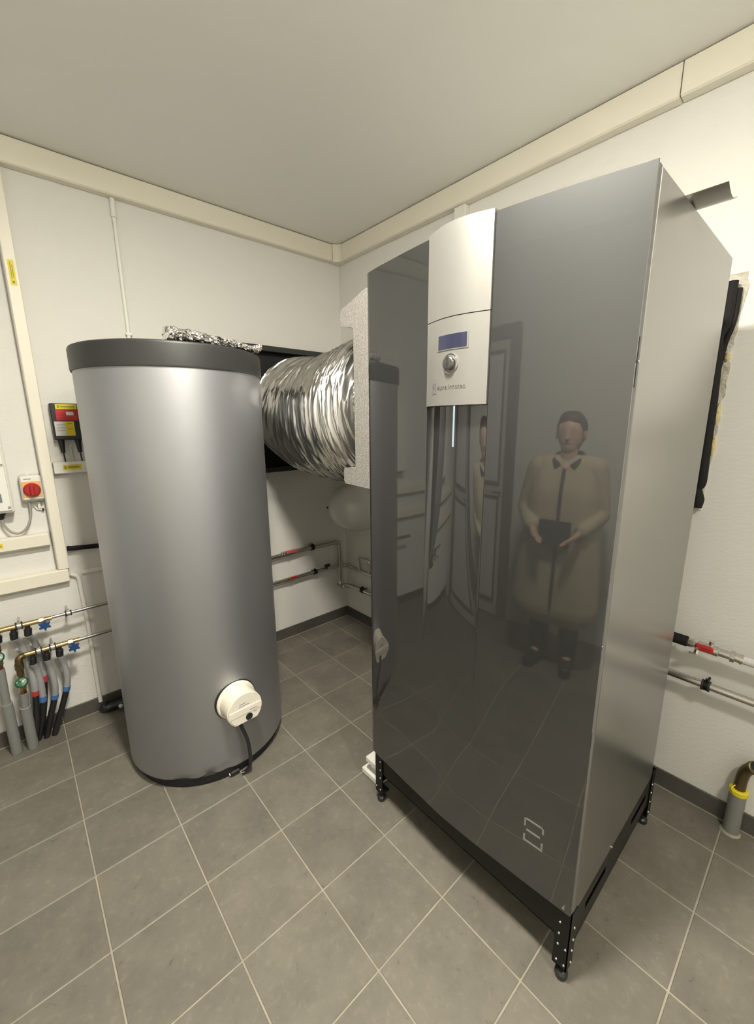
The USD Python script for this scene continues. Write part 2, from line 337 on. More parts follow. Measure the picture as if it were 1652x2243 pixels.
# ------------------------------------------------------------------ air duct
fr = thing('wall_collar', 'black square collar on the left wall around the silver duct', 'duct collar')
fx0, fx1, fz0, fz1, fy = 1.17, 1.94, 1.305, 2.125, .985
put('back_plate', box(fx0+.03, fx1-.03, YW-.025, YW-.002, fz0+.03, fz1-.03), 'black_matte', fr)
for a in ((fx0, fx1, fz1-.035, fz1), (fx0, fx1, fz0, fz0+.035), (fx0, fx0+.035, fz0+.035, fz1-.035), (fx1-.035, fx1, fz0+.035, fz1-.035)):
    put('rim', box(a[0], a[1], fy, YW-.001, a[2], a[3], .003), 'tank_cap', fr)
def duct_mesh(r_off=0.0):
    path = spline([(1.37, -.231, 1.69), (1.37, -.15, 1.685), (1.375, -.02, 1.672), (1.38, .20, 1.66), (1.395, .42, 1.655), (1.445, .62, 1.680), (1.525, .82, 1.705), (1.550, .93, 1.712), (1.552, 1.03, 1.712)], 60)
    s = np.linspace(0, 1, len(path)); R0 = np.interp(s, [0, .06, .10, .16, .3, .5, .72, .85, .90, 1], [.262, .268, .325, .345, .338, .318, .335, .340, .325, .29])
    n = 260; t = np.linspace(0, 2*np.pi, n, endpoint=False)
    Tn = np.gradient(path, axis=0); Tn /= np.linalg.norm(Tn, axis=1)[:, None]; V = []
    S = s*1.25
    for i in range(len(path)):
        u = np.cross(Tn[i], Z); u /= np.linalg.norm(u); v = np.cross(u, Tn[i])
        # wrinkles that run round the duct, slightly spiralling, with folds that come and go
        q = np.stack([np.cos(t)*.8, np.sin(t)*.8, np.full(n, S[i]*26)+.35*np.sin(t*1.0+S[i]*5)], -1)
        w = (1-np.abs(meshkit.noise(q, 11)-.5)*2)**2
        q2 = np.stack([np.cos(t)*1.3+5, np.sin(t)*1.3, np.full(n, S[i]*52)+.7*np.sin(t*2+S[i]*4)], -1)
        w2 = (1-np.abs(meshkit.noise(q2, 5)-.5)*2)**3
        q3 = np.stack([np.cos(t)*4, np.sin(t)*4+3, np.full(n, S[i]*60)], -1)
        q4 = np.stack([np.cos(t)*1.8, np.sin(t)*1.8-4, np.full(n, S[i]*100)+.8*np.sin(t*3+S[i]*7)], -1)
        w4 = (1-np.abs(meshkit.noise(q4, 9)-.5)*2)**3
        r = R0[i]+r_off + .012*(w-.5) + .013*(w2-.3) + .005*(w4-.3) + .006*(meshkit.noise(q3, 2)-.5)
        V.append(path[i] + r[:, None]*(np.cos(t)[:, None]*u + np.sin(t)[:, None]*v))
    k = len(path)
    F = [f for a in range(k-1) for j in range(n) for f in ((a*n+j, a*n+(j+1) % n, (a+1)*n+(j+1) % n), (a*n+j, (a+1)*n+(j+1) % n, (a+1)*n+j))]
    V = np.vstack([np.vstack(V), path[0], path[-1]])
    for j in range(n): F += [(len(V)-2, (j+1) % n, j), (len(V)-1, (k-1)*n+j, (k-1)*n+(j+1) % n)]
    return trimesh.Trimesh(V, F, process=False)
put('flexible_duct', duct_mesh(), 'foil', label='thick wrinkled silver foil air duct between cabinet and left wall', cat='air duct', smooth=40)
prof = Polygon([(-.453, 1.36), (-.453, 2.135), (-.30, 2.125), (-.22, 2.098), (-.165, 2.085), (-.150, 2.070), (-.150, 2.020), (-.20, 2.008), (-.232, 2.000), (-.232, 1.445), (-.155, 1.440), (-.150, 1.430), (-.150, 1.385), (-.158, 1.372)]).buffer(-.006).buffer(.010).buffer(-.004)
cl = [extrude(prof, .56, (1.08, 0, 0), Y, Z, X)]
put('duct_adapter', cl, 'concrete_duct', label='rough grey lightweight concrete adapter joining duct to cabinet side', cat='duct adapter')

# ------------------------------------------------------------------ heat pump cabinet
CY0, CY1, CX0, CX1, CZ0, CZ1 = -1.29, -.455, .992, 1.700, .25, 2.108
hp = thing('heat_pump', 'tall glossy dark grey heat pump cabinet with silver sides on black stand', 'heat pump')
put('cabinet_body', box(CX0+.008, CX1, CY0+.004, CY1, CZ0, CZ1-.002, .004), 'side_metal', hp)
put('side_panel', box(CX0+.008, CX1, CY0, CY0+.006, CZ0+.004, CZ1, .0015), 'side_metal', hp)
put('top_panel', box(CX0+.008, CX1, CY0+.002, CY1, CZ1-.004, CZ1, .001), 'side_metal', hp)
put('edge_strip', box(.983, .9985, CY0+.0005, CY0+.012, CZ0+.02, CZ1+.001, .0008), 'edge_trim', hp)
put('panel_latch', [box(.9815, .9865, CY0-.001, CY0+.010, 1.70, 1.80, .001)], 'black_plastic', hp)
put('latch_pin', cyl((.9845, CY0-.001, 1.752), (.9845, CY0-.0035, 1.752), .0028, n=10), 'bolt', hp)
put('gap_strip', box(CX0-.006, CX0+.010, CY0+.010, CY1-.01, CZ0+.02, CZ1-.004), 'dark_gap', hp)
plan = PchipInterpolator([-1.29, -1.27, -1.10, -.96, -.85, -.75, -.60, -.47, -.457], [.974, .972, .957, .946, .942, .946, .954, .962, .966])
zt = lambda y: 2.112 + .016*np.clip(1-((y+.83)/.44)**2, 0, 1)
zb = .272
SY0, SY1 = -.959, -.749
def smooth01(t): t = np.clip(t, 0, 1); return t*t*(3-2*t)
def front(y, z):
    x = plan(np.clip(y, -1.29, -.457)); dpt = .026*smooth01((z-.75)/.95)
    inside = (y > SY0) & (y < SY1); s = np.clip((y-SY0)/(SY1-SY0), 0, 1)
    return x + np.where(inside, dpt*(1 - .55*np.sin(np.pi*s)) , 0)
def slab(ya, za_f, zb_f, nz, xf, xback):
    """a plate with front surface xf(y,z) between the height curves za_f(y)..zb_f(y) and a back at xback(y)"""
    ya = np.array(ya); k = len(ya); Vf, Vb = [], []
    for t in np.linspace(0, 1, nz):
        z = za_f(ya)*(1-t) + zb_f(ya)*t
        Vf.append(np.c_[xf(ya, z), ya, z]); Vb.append(np.c_[xback(ya)+0*ya, ya, z])
    return trimesh.Trimesh(*grid_solid(np.array(Vf), np.array(Vb)), process=False)
def grid_solid(A, B):
    nu, nv, _ = A.shape; N = nu*nv; V = np.vstack([A.reshape(-1, 3), B.reshape(-1, 3)]); F = []
    for i in range(nu-1):
        for j in range(nv-1):
            a, b, c, d = i*nv+j, (i+1)*nv+j, (i+1)*nv+j+1, i*nv+j+1
            F += [(a, b, c), (a, c, d), (N+a, N+c, N+b), (N+a, N+d, N+c)]
    bd = [i*nv for i in range(nu)] + [(nu-1)*nv+j for j in range(1, nv)] + [i*nv+nv-1 for i in range(nu-2, -1, -1)] + [j for j in range(nv-2, 0, -1)]
    for a, b in zip(bd, bd[1:]+bd[:1]): F += [(a, N+a, N+b), (a, N+b, b)]
    t = trimesh.Trimesh(V, F, process=False); t.fix_normals(); return t.vertices, t.faces
yl = np.r_[np.linspace(-1.290, -1.268, 8), np.linspace(-1.24, SY0-.003, 16), SY0-.0008, SY0+.0008, np.linspace(SY0+.012, SY1-.012, 18), SY1-.0008, SY1+.0008, np.linspace(SY1+.004, -.482, 12), np.linspace(-.474, -.457, 7)]
fp = put('front_panel', slab(yl, lambda y: zb+0*y, zt, 70, front, lambda y: .979), 'front_gloss', hp, smooth=25)
cyl_y = np.linspace(SY0+.001, SY1-.001, 22)
bul = lambda y: .004 + .020*np.sin(np.pi*np.clip((y-SY0)/(SY1-SY0), 0, 1))
cf = lambda y, z: plan(y) - bul(y)
zsplit = lambda y: 1.9065+0*y
put('upper_cover', slab(cyl_y, lambda y: zsplit(y)+.0015, lambda y: zt(y)+.006, 12, cf, lambda y: .978), 'chrome_panel', hp, smooth=25)
cp = put('control_panel', slab(cyl_y, lambda y: 1.678+0*y, lambda y: zsplit(y)-.0008, 12, cf, lambda y: .978), 'chrome_panel', hp, smooth=25)
put('seam', slab(cyl_y, lambda y: zsplit(y)-.002, lambda y: zsplit(y)+.002, 3, lambda y, z: cf(y, z)+.004, lambda y: .975), 'dark_gap', hp)
put('screen_frame', slab(np.linspace(-.9075, -.8045, 12), lambda y: 1.8235+0*y, lambda y: 1.8655+0*y, 3, lambda y, z: cf(y, z)-.0016, lambda y: .975), 'chrome_panel', cp)
put('screen', slab(np.linspace(-.9035, -.8085, 12), lambda y: 1.8265+0*y, lambda y: 1.8625+0*y, 3, lambda y, z: cf(y, z)-.0022, lambda y: .975), 'screen', cp)
dc = np.array((float(cf(-.854, 1.8)), -.854, 1.788))
put('dial_ring', lathe([(-.004, .0255), (.0012, .026), (.0016, .0245), (-.002, .0205)], dc, -X, 40), 'chrome', cp)
put('dial', lathe([(-.003, .0185), (.011, .0175), (.0135, .015), (.0120, .008)], dc, -X, 40), 'dial_metal', cp)
def on_front(mesh, yc, zc, xoff):
    """stands a flat xy mesh on the control panel: x -> -y, y -> z, thickness -> -x"""
    v = mesh.vertices.copy(); y = yc - v[:, 0]; z = zc + v[:, 1]
    mesh.vertices = np.c_[cf(y, z) - xoff - v[:, 2], y, z]; return mesh
lg = trimesh.util.concatenate([on_front(meshkit.text_mesh('alpha innotec', .0112, .0012), -.806, 1.7225, 0.0)])
lg.invert()
put('logo_lettering', lg, 'emboss', cp, label='embossed silver lettering')
sq = sbox(0, 0, .018, .030).buffer(-.002).buffer(.002)
sq = sq.difference(Polygon([(.004, .004), (.014, .004), (.014, .012), (.004, .020)])).difference(sbox(.006, .021, .013, .026))
e = trimesh.creation.extrude_polygon(sq, .0012, engine='earcut'); e = on_front(e, -.782, 1.711, 0.0); e.invert()
put('logo_emblem', e, 'emboss', cp)
# light strip below the control panel
put('light_strip', slab([-.8475, -.8425], lambda y: 1.562+0*y, lambda y: 1.677+0*y, 8, lambda y, z: front(y, z)-.002, lambda y: .975), 'led', hp, label='thin pale blue light strip')
# emblem low on the front
def strip2(a, b, w=.0055):
    (ya, za), (yb, zb_) = a, b; d = np.array((yb-ya, zb_-za)); d /= np.linalg.norm(d); nn = np.array((-d[1], d[0]))*w/2
    c = [np.array(a)+nn-d*w/2, np.array(b)+nn+d*w/2, np.array(b)-nn+d*w/2, np.array(a)-nn-d*w/2]
    V = [(float(front(np.array(q[0]), np.array(q[1])))-h, q[0], q[1]) for h in (.0012, -.003) for q in c]
    return trimesh.convex.convex_hull(np.array(V))
L0, L1, z0_, z1_, z2_, z3_, z4_ = -1.146, -1.198, .512, .480, .465, .445, .412
put('emblem', [strip2(*s) for s in (((L0, .500), (L1, .500)), ((L0, .500), (L0, .476)), ((L1, .500), (L1, .484)), ((L0-.008, .463), (L1+.010, .463)),
     ((L0, .441), (L0, .424)), ((L0, .424), (L1, .424)), ((L1, .424), (L1, .446)))], 'emblem', hp)
put('panel_screw', cyl((.975, -1.272, .292), (.966, -1.272, .292), .004, n=12), 'bolt', hp)
put('panel_screw', cyl((1.28, CY0+.001, .262), (1.28, CY0-.004, .262), .004, n=12), 'bolt', hp)
# black steel stand: four posts, rails, feet
sx0, sx1, sy0, sy1 = .985, 1.755, -1.292, -.452
for (px_, py_, dx, dy) in ((sx0, sy0, 1, 1), (sx0, sy1, 1, -1), (sx1, sy0, -1, 1), (sx1, sy1, -1, -1)):
    put('stand_post', [box(px_, px_+dx*.042, py_, py_+dy*.003, .05, .262), box(px_, px_+dx*.003, py_, py_+dy*.042, .05, .262), box(px_, px_+dx*.042, py_, py_+dy*.042, .05, .053)], 'black_steel', hp)
    c = (px_+dx*.018, py_+dy*.018)
    put('stand_foot', [lathe([(0, .017), (.004, .0185), (.016, .0185), (.022, .013), (.024, .007), (.055, .006)], (*c, .001), Z, 24)], 'black_plastic', hp)
def bolts(pts, nrm): return [lathe([(-.002, .0040), (.0008, .0040), (.0026, .0030), (.0036, .0012)], p, nrm, 12) for p in pts]
for b_ in bolts([(sx0, sy0+dy, z) for dy, z in ((.030, .212), (.030, .170), (.030, .130), (.030, .070), (.008, .130), (.008, .070))], -X): put('stand_bolt', b_, 'bolt', hp)
for b_ in bolts([(sx0, sy1-dy, z) for dy, z in ((.030, .212), (.030, .170), (.030, .130), (.030, .070), (.006, .075))], -X): put('stand_bolt', b_, 'bolt', hp)
for b_ in bolts([(sx0+dx, sy0, z) for dx, z in ((.028, .195), (.028, .150), (.028, .108), (.028, .062))], -Y): put('stand_bolt', b_, 'bolt', hp)
for b_ in bolts([(sx1-.030, sy0, z) for z in (.205, .165, .122, .072)], -Y): put('stand_bolt', b_, 'bolt', hp)
for y0, y1 in ((sy0+.004, sy1-.004),):
    put('front_rail', [box(sx0+.004, sx0+.007, y0, y1, .150, .255), box(sx0+.004, sx0+.04, y0, y1, .150, .153), box(sx0+.004, sx0+.04, y0, y1, .252, .255)], 'black_steel', hp)
    put('rear_rail', [box(sx1-.007, sx1-.004, y0, y1, .150, .255)], 'black_steel', hp)
for yy, s in ((sy0+.004, 1), (sy1-.004, -1)):
    rail = sbox(sx0+.004, .115, sx1-.004, .255).difference(sbox(1.10, .175, 1.26, .20).union(sbox(1.50, .175, 1.66, .20)))
    put('side_rail', [extrude(rail, .003, (0, yy+.003, 0), X, Z, -Y), box(sx0+.004, sx1-.004, yy, yy+s*.036, .115, .118)], 'black_steel', hp)
put('base_tray', box(sx0+.006, sx1-.006, sy0+.008, sy1-.008, .238, .251), 'black_matte', hp)

# curled metal flap on the cabinet's top edge
a = np.linspace(math.radians(238), math.radians(302), 14)
tp = Polygon([(.090*math.cos(t), .090*math.sin(t)) for t in a] + [(.0885*math.cos(t), .0885*math.sin(t)) for t in a[::-1]])
put('metal_flap', extrude(tp, .105, (1.250, -1.250, CZ1+.0915), X, Z, -Y), 'tab_metal', label='curled brushed metal strip sticking out from top edge of cabinet', cat='metal strip', smooth=40)

wb = thing('white_block', 'small white plastic block on the floor behind the left stand foot', 'block')
put('block_body', box(1.03, 1.09, -.418, -.30, .002, .030, .003), 'white_plastic', wb)
put('block_top', box(1.03, 1.09, -.418, -.33, .082, .110, .003), 'white_plastic', wb)
put('block_web', box(1.06, 1.09, -.418, -.33, .030, .082, .002), 'white_plastic', wb)

# ------------------------------------------------------------------ cable trunking
def trunk(name, b, label, group=None, lid=None):
    t = thing(name, label, 'cable trunking', group)
    put('trunking_base', box(*b, .003), 'trunk', t)
    if lid is not None: put('lid', box(*lid, .0025), 'trunk', t)
    return t
D = .050
tl = trunk('cable_trunking', (XB, 1.905, YW-D+.004, YW-.0005, 2.752, ZC-.003), 'long cream cable trunking under the ceiling along the left wall', lid=(XB, 1.905, YW-D, YW-D+.006, 2.755, ZC-.006))
tr_ = trunk('cable_trunking', (XW-D+.004, XW-.0005, -1.0195, .965, 2.752, ZC-.003), 'cream cable trunking under the ceiling from the corner to the joint on the right wall', lid=(XW-D, XW-D+.006, -1.0195, .965, 2.755, ZC-.006))
tr2 = trunk('cable_trunking', (XW-D+.004, XW-.0005, YB, -1.0225, 2.752, ZC-.003), 'cream cable trunking right of the thin vertical joint on the right wall', lid=(XW-D, XW-D+.006, YB, -1.0225, 2.755, ZC-.006))
cn = Polygon([(XW-.0005, YW-.0005), (1.907, YW-.0005), (1.907, YW-D-.003)] + [(1.907+.041*math.sin(t)*1.0, YW-D-.003-.048*(1-math.cos(t))) for t in np.linspace(0, np.pi/2, 8)] + [(XW-D-.003, .967), (XW-.0005, .967)])
put('trunking_corner', extrude(cn.buffer(0), ZC-.003-2.750, (0, 0, 2.750), X, Y, Z), 'trunk', label='rounded cream corner piece of the trunking in the ceiling corner', cat='trunking corner')
tv = trunk('cable_trunking', (.094, .143, YW-D+.004, YW-.0005, .895, 2.750), 'vertical cream cable trunking with yellow sticker on the left wall', lid=(.096, .141, YW-D, YW-D+.006, .895, 2.750))
put('gap_line', box(.0905, .094, YW-.044, YW-.001, .90, 2.750), 'grey_print', tv)
trunk('cable_trunking', (XB, .135, YW-D+.004, YW-.0005, .822, .894), 'lower horizontal cream trunking above the brass manifolds', lid=(XB, .135, YW-D, YW-D+.006, .826, .890))
trunk('cable_trunking', (XB, .082, YW-D+.004, YW-.0005, 1.032, 1.098), 'upper horizontal cream trunking below the red switch', lid=(XB, .082, YW-D, YW-D+.006, 1.036, 1.094))
def sticker(x0, x1, z0, z1, y, label, vertical=False, n=3):
    t = thing('sticker', label, 'sticker')
    put('paper', box(x0, x1, y-.0012, y, z0, z1), 'yellow_label', t)
    if vertical:
        put('print', [box(x0+.3*(x1-x0), x0+.42*(x1-x0), y-.0018, y-.0012, z0+.25*(z1-z0), z1-.1*(z1-z0)), box(x0+.58*(x1-x0), x0+.7*(x1-x0), y-.0018, y-.0012, z0+.3*(z1-z0), z1-.2*(z1-z0)), box(x0+.3*(x1-x0), x0+.7*(x1-x0), y-.0018, y-.0012, z0+.08*(z1-z0), z0+.17*(z1-z0))], 'olive_print', t)
    else:
        put('print', [box(x0+.08*(x1-x0), x0+.16*(x1-x0), y-.0018, y-.0012, z0+.25*(z1-z0), z0+.75*(z1-z0)), box(x0+.25*(x1-x0), x0+.92*(x1-x0), y-.0018, y-.0012, z0+.35*(z1-z0), z0+.6*(z1-z0))], 'olive_print', t)
sticker(.108, .130, 2.255, 2.360, YW-D, 'yellow sticker high on the vertical cream trunking', True)
sticker(-.155, -.097, 1.056, 1.078, YW-D, 'yellow sticker on the trunking at the left edge of the photo')

# thin conduits
c1 = thing('conduit', 'thin white conduit dropping from the trunking behind the tank', 'conduit')
put('conduit_tube', cyl((.566, YW-.011, 1.60), (.566, YW-.011, 2.751), .0095, n=16), 'white_plastic', c1)
put('conduit_socket', cyl((.566, YW-.013, 2.665), (.566, YW-.013, 2.751), .0125, n=16, b=.001), 'white_plastic', c1)
put('conduit_clip', box(.550, .582, YW-.022, YW-.001, 2.10, 2.115, .003), 'white_plastic', c1)
c2 = thing('conduit', 'white duct pipe stub below the ceiling trunking behind the cabinet', 'conduit')
put('conduit_tube', box(XW-.035, XW-.001, -.085, -.012, 1.9, 2.751, .003), 'white_plastic', c2)
put('conduit_ridge', box(XW-.038, XW-.030, -.053, -.047, 1.9, 2.750, .001), 'white_plastic', c2)
c3 = thing('conduit', 'white conduit running down the left wall beside the tank', 'conduit')
put('conduit_tube', pipe([(.140, YW-.014, .853), (.175, YW-.014, .835), (.182, YW-.014, .60), (.180, YW-.014, .06)], .0105, .02), 'white_plastic', c3)
c4 = put('conduit_branch', box(.192, .42, YW-.016, YW-.001, .838, .862, .003), 'white_plastic', label='flat white conduit branching right behind the tank at the trunking end', cat='conduit')
put('black_bar', pipe([(.152, YW-.02, .997), (.155, YW-.034, .997), (.30, YW-.034, .985), (.50, YW-.034, .98)], .0125, .004), 'black_foam', label='short black foam covered pipe between vertical trunking and tank', cat='pipe')
hs = thing('drain_hose', 'black hose with white ring lying on the floor left of the tank', 'hose')
put('hose_body', tube([(.185, YW-.040, .050), (.20, YW-.05, .028), (.25, YW-.055, .030), (.33, YW-.08, .030), (.45, .93, .028)], .026, 16), 'black_plastic', hs)
put('white_ring', lathe([(0, .010), (.012, .011), (.016, .006)], (.262, YW-.085, .030), (.2, -1, .1), 16), 'white_plastic', hs)

# ------------------------------------------------------------------ boxes on the left wall
bx = thing('black_device', 'black wall device with yellow and red labels left of the tank', 'device')
put('case', box(.170, .297, YW-.060, YW-.001, 1.560, 1.738, .004), 'black_plastic', bx)
yy = YW-.060
def lab(x0, x1, z0, z1, m_, parent, d=.0012): return put('label', box(x0, x1, yy-d, yy, z0, z1), m_, parent)
l1 = lab(.192, .279, 1.709, 1.734, 'yellow_label', bx)
put('print', [box(.200, .208, yy-.0018, yy-.001, 1.714, 1.729), box(.212, .270, yy-.0018, yy-.001, 1.719, 1.725)], 'olive_print', l1)
l2 = lab(.190, .279, 1.655, 1.706, 'red_label', bx)
put('white_patch', box(.232, .262, yy-.002, yy-.001, 1.680, 1.697), 'white_label', l2)
put('print', [box(.196, .274, yy-.0018, yy-.001, 1.672, 1.6745), box(.196, .274, yy-.0018, yy-.001, 1.6995, 1.702)], 'pink_red', l2)
l3 = lab(.178, .222, 1.580, 1.650, 'white_label', bx)
put('print', [box(.186, .220, yy-.0018, yy-.001, z, z+.003) for z in (1.632, 1.618, 1.604)], 'grey_print', l3)
l4 = lab(.222, .258, 1.580, 1.650, 'yellow_label', bx)
put('print', [box(.230, .250, yy-.0018, yy-.001, z, z+.003) for z in (1.638, 1.612)], 'olive_print', l4)
for xx in (.196, .266):
    put('plug', cyl((xx, YW-.030, 1.562), (xx+.002, YW-.030, 1.495), .015, .0085, 16), 'black_plastic', bx)
    put('lead', cyl((xx+.002, YW-.030, 1.50), (xx+.006, YW-.030, 1.435), .0035, n=10), 'black_plastic', bx)
put('wall_hook', [cyl((.232, YW-.02, 1.53), (.232, YW-.001, 1.53), .007, n=12), cyl((.232, YW-.016, 1.525), (.235, YW-.016, 1.44), .004, n=10)], 'light_grey_plastic', bx)
jt = thing('junction_trunking', 'short white trunking piece with yellow sticker below the black device', 'cable trunking')
put('trunking_base', box(.147, .300, YW-.042, YW-.001, 1.391, 1.449, .003), 'white_plastic', jt)
lb = put('label', box(.185, .262, YW-.0435, YW-.042, 1.409, 1.434), 'yellow_label', jt)
put('print', [box(.190, .199, YW-.0442, YW-.0434, 1.414, 1.429), box(.205, .254, YW-.0442, YW-.0434, 1.418, 1.425)], 'olive_print', lb)
sw = thing('isolator_switch', 'grey isolator switch with big round red knob beside the vertical trunking', 'switch')
put('case', box(.006, .0895, YW-.058, YW-.001, 1.268, 1.397, .008), 'light_grey_plastic', sw)
put('front_cover', box(.010, .086, YW-.064, YW-.056, 1.277, 1.392, .004), 'white_plastic', sw)
put('orange_plate', box(.013, .084, YW-.0665, YW-.063, 1.288, 1.366, .002), 'orange_plate', sw)
kn = put('knob', lathe([(0, .033), (.008, .034), (.016, .031), (.020, .026)], (.048, YW-.066, 1.326), -Y, 40), 'red_plastic', sw)
put('grip', box(.040, .056, YW-.108, YW-.084, 1.300, 1.352, .004), 'red_plastic', kn)
put('print', box(.022, .050, YW-.0650, YW-.0638, 1.376, 1.381), 'grey_print', sw)
put('lock_eye', [ring((.040, YW-.03, 1.404), Y, .004, .008, .006, 16), cyl((.040, YW-.03, 1.388), (.040, YW-.03, 1.398), .004, n=10)], 'white_plastic', sw)
cbx = thing('control_box', 'white control box with red and grey labels cut by the left photo edge', 'control box')
put('case', box(-.40, -.028, YW-.085, YW-.001, 1.228, 1.78, .006), 'white_plastic', cbx)
put('lid', box(-.395, -.036, YW-.094, YW-.084, 1.238, 1.77, .004), 'white_plastic', cbx)
for z in (1.285, 1.485): put('lid_screw', cyl((-.046, YW-.094, z-.03), (-.046, YW-.097, z-.03), .006, n=14), 'grey_print', cbx)
put('red_label', box(-.16, -.072, YW-.0952, YW-.094, 1.336, 1.378), 'red_plastic', cbx)
put('grey_label', box(-.16, -.066, YW-.0952, YW-.094, 1.281, 1.322), 'grey_label', cbx)
put('cable_gland', [lathe([(0, .020), (.012, .020), (.014, .016), (.030, .012), (.036, .007)], (-.082, YW-.040, 1.229), -Z, 16)], 'black_plastic', cbx)
put('switch_cable', tube([(-.082, YW-.040, 1.196), (-.078, YW-.040, 1.165), (-.058, YW-.042, 1.128), (-.028, YW-.042, 1.116), (.004, YW-.040, 1.140), (.026, YW-.038, 1.195), (.031, YW-.036, 1.268)], .0052, 12), 'grey_print', label='grey cable looping from control box to the red switch', cat='cable')
ck = thing('cable_clip', 'white cable clip with dark screw below the red switch', 'cable clip')
put('clip', [box(.060, .072, YW-.020, YW-.001, 1.222, 1.258, .002), tube([(.047, YW-.01, 1.236), (.056, YW-.012, 1.220), (.074, YW-.012, 1.214)], .0025, 8)], 'white_plastic', ck)
put('screw', cyl((.078, YW-.016, 1.212), (.078, YW-.001, 1.216), .005, n=10), 'dark_print', ck)

# ------------------------------------------------------------------ manifolds with hoses, lower left
def clamp(name, c, axis, r, label, wall, m_='steel', group=None):
    """pipe clamp: ring + stem to the wall"""
    t = thing(name, label, 'pipe clamp', group); c = np.array(c, float)
    put('clamp_ring', ring(c, axis, r*.97, r+.0055, .016), m_, t)
    for s in (-1, 1): put('clamp_edge', ring(c+np.array(axis, float)*s*.011, axis, r*.97, r+.0065, .006), 'dark_gap', t)
    e = c.copy()
    if wall == 'y': e[1] = YW-.0005
    else: e[0] = XW-.0005
    dv = (e-c)/np.linalg.norm(e-c)
    put('clamp_stem', cyl(c+dv*(r+.003), e, .0045, n=10), m_, t)
    put('clamp_screw', box(c[0]-.004, c[0]+.004, c[1]-.004, c[1]+.004, c[2]+r+.004, c[2]+r+.014), m_, t)
def manifold(y, z, xl, xb, outlets, label, low):
    t = thing('manifold', label, 'manifold')
    put('brass_bar', cyl((xl, y, z), (xb, y, z), .0125, n=24, b=.001), 'brass', t)
    put('brass_collar', [cyl((xb-.030, y, z), (xb-.012, y, z), .0155, n=6), cyl((xb, y, z), (xb+.02, y, z), .012, n=24)], 'brass', t)
    for x in outlets:
        put('outlet', [cyl((x, y, z-.010), (x, y, z-.024), .011, n=16), cyl((x, y, z-.024), (x-.003, y, z-.060), .0165, .0155, 16, .002)], 'black_plastic', t)
    h = put('handle', extrude(star_poly(6, .013, .027), .018, (xb-.012, y-.050, z-.008), X, Z, -Y), 'blue_plastic', t)
    put('handle_stem', cyl((xb-.012, y, z-.010), (xb-.012, y-.052, z-.008), .007, n=12), 'blue_plastic', h)
    return t
MY = YW-.120
manifold(MY, .676, -.42, .010, [-.235, -.178, -.120, -.067], 'upper brass manifold with blue star handle on left wall', False)
manifold(MY, .520, -.108, .108, [-.070, -.015, .038], 'lower brass manifold with blue star handle on left wall', True)
put('steel_pipe', cyl((.030, MY, .678), (.62, MY-.0+.03, .676), .0085, n=16), 'steel', label='thin steel pipe from upper manifold to behind the tank', cat='pipe')
put('steel_pipe', cyl((.128, MY, .518), (.62, MY+.03, .516), .0085, n=16), 'steel', label='thin steel pipe from lower manifold to behind the tank', cat='pipe')
clamp('pipe_clamp', (-.096, MY, .676), X, .0125, 'pipe clamp on the upper brass manifold', 'y')
clamp('pipe_clamp', (.100, MY+.002, .678), X, .0085, 'pipe clamp on the thin steel pipe right of upper manifold', 'y')
clamp('pipe_clamp', (-.043, MY, .520), X, .0125, 'left pipe clamp on the lower brass manifold', 'y')
clamp('pipe_clamp', (.013, MY, .520), X, .0125, 'right pipe clamp on the lower brass manifold', 'y')
def hose(top, mid, band_m, label, split, r=.0145):
    P = spline([top]+mid, 10); k = int(len(P)*split)
    t = thing('water_hose', label, 'hose')
    put('grey_sleeve', tube(P[:k+1], r, 16, smooth=False), 'grey_tube', t)
    put('colour_band', tube(P[k-2:k+2], r+.0022, 16, smooth=False), band_m, t)
    put('black_hose', tube(P[k:], r*.98, 16, smooth=False), 'black_plastic', t)
HY = YW-.10
hose((.035, MY, .462), [(.046, HY, .40), (.050, HY, .33), (.040, HY+.005, .262), (.012, HY+.015, .17), (-.020, HY+.025, .08), (-.045, HY+.03, .004)], 'blue_band', 'rightmost curved hose of the lower manifold with blue band', .52)
hose((-.018, MY, .462), [(-.010, HY, .40), (-.006, HY, .30), (-.018, HY+.01, .22), (-.045, HY+.02, .13), (-.079, HY+.035, .004)], 'blue_band', 'middle curved hose of the lower manifold with blue band', .58)
hose((-.073, MY, .462), [(-.064, HY, .41), (-.060, HY, .32), (-.066, HY+.005, .22), (-.085, HY+.02, .12), (-.112, HY+.04, .004)], 'blue_band', 'left curved hose of the lower manifold with blue band', .55)
hose((-.123, MY, .618), [(-.105, HY+.03, .55), (-.088, HY+.02, .45), (-.085, HY+.0, .34), (-.092, HY+.0, .25), (-.108, HY-.01, .12), (-.138, HY+.0, .004)], 'red_band', 'hose with red band coming down from the upper manifold left outlet', .60, .0145)
hose((-.070, MY, .618), [(-.052, HY+.035, .55), (-.040, HY+.04, .44), (-.044, HY+.04, .33), (-.058, HY+.04, .22), (-.080, HY+.065, .10), (-.090, HY+.075, .004)], 'red_band', 'hose from the upper manifold right outlet passing behind the lower manifold', .50)
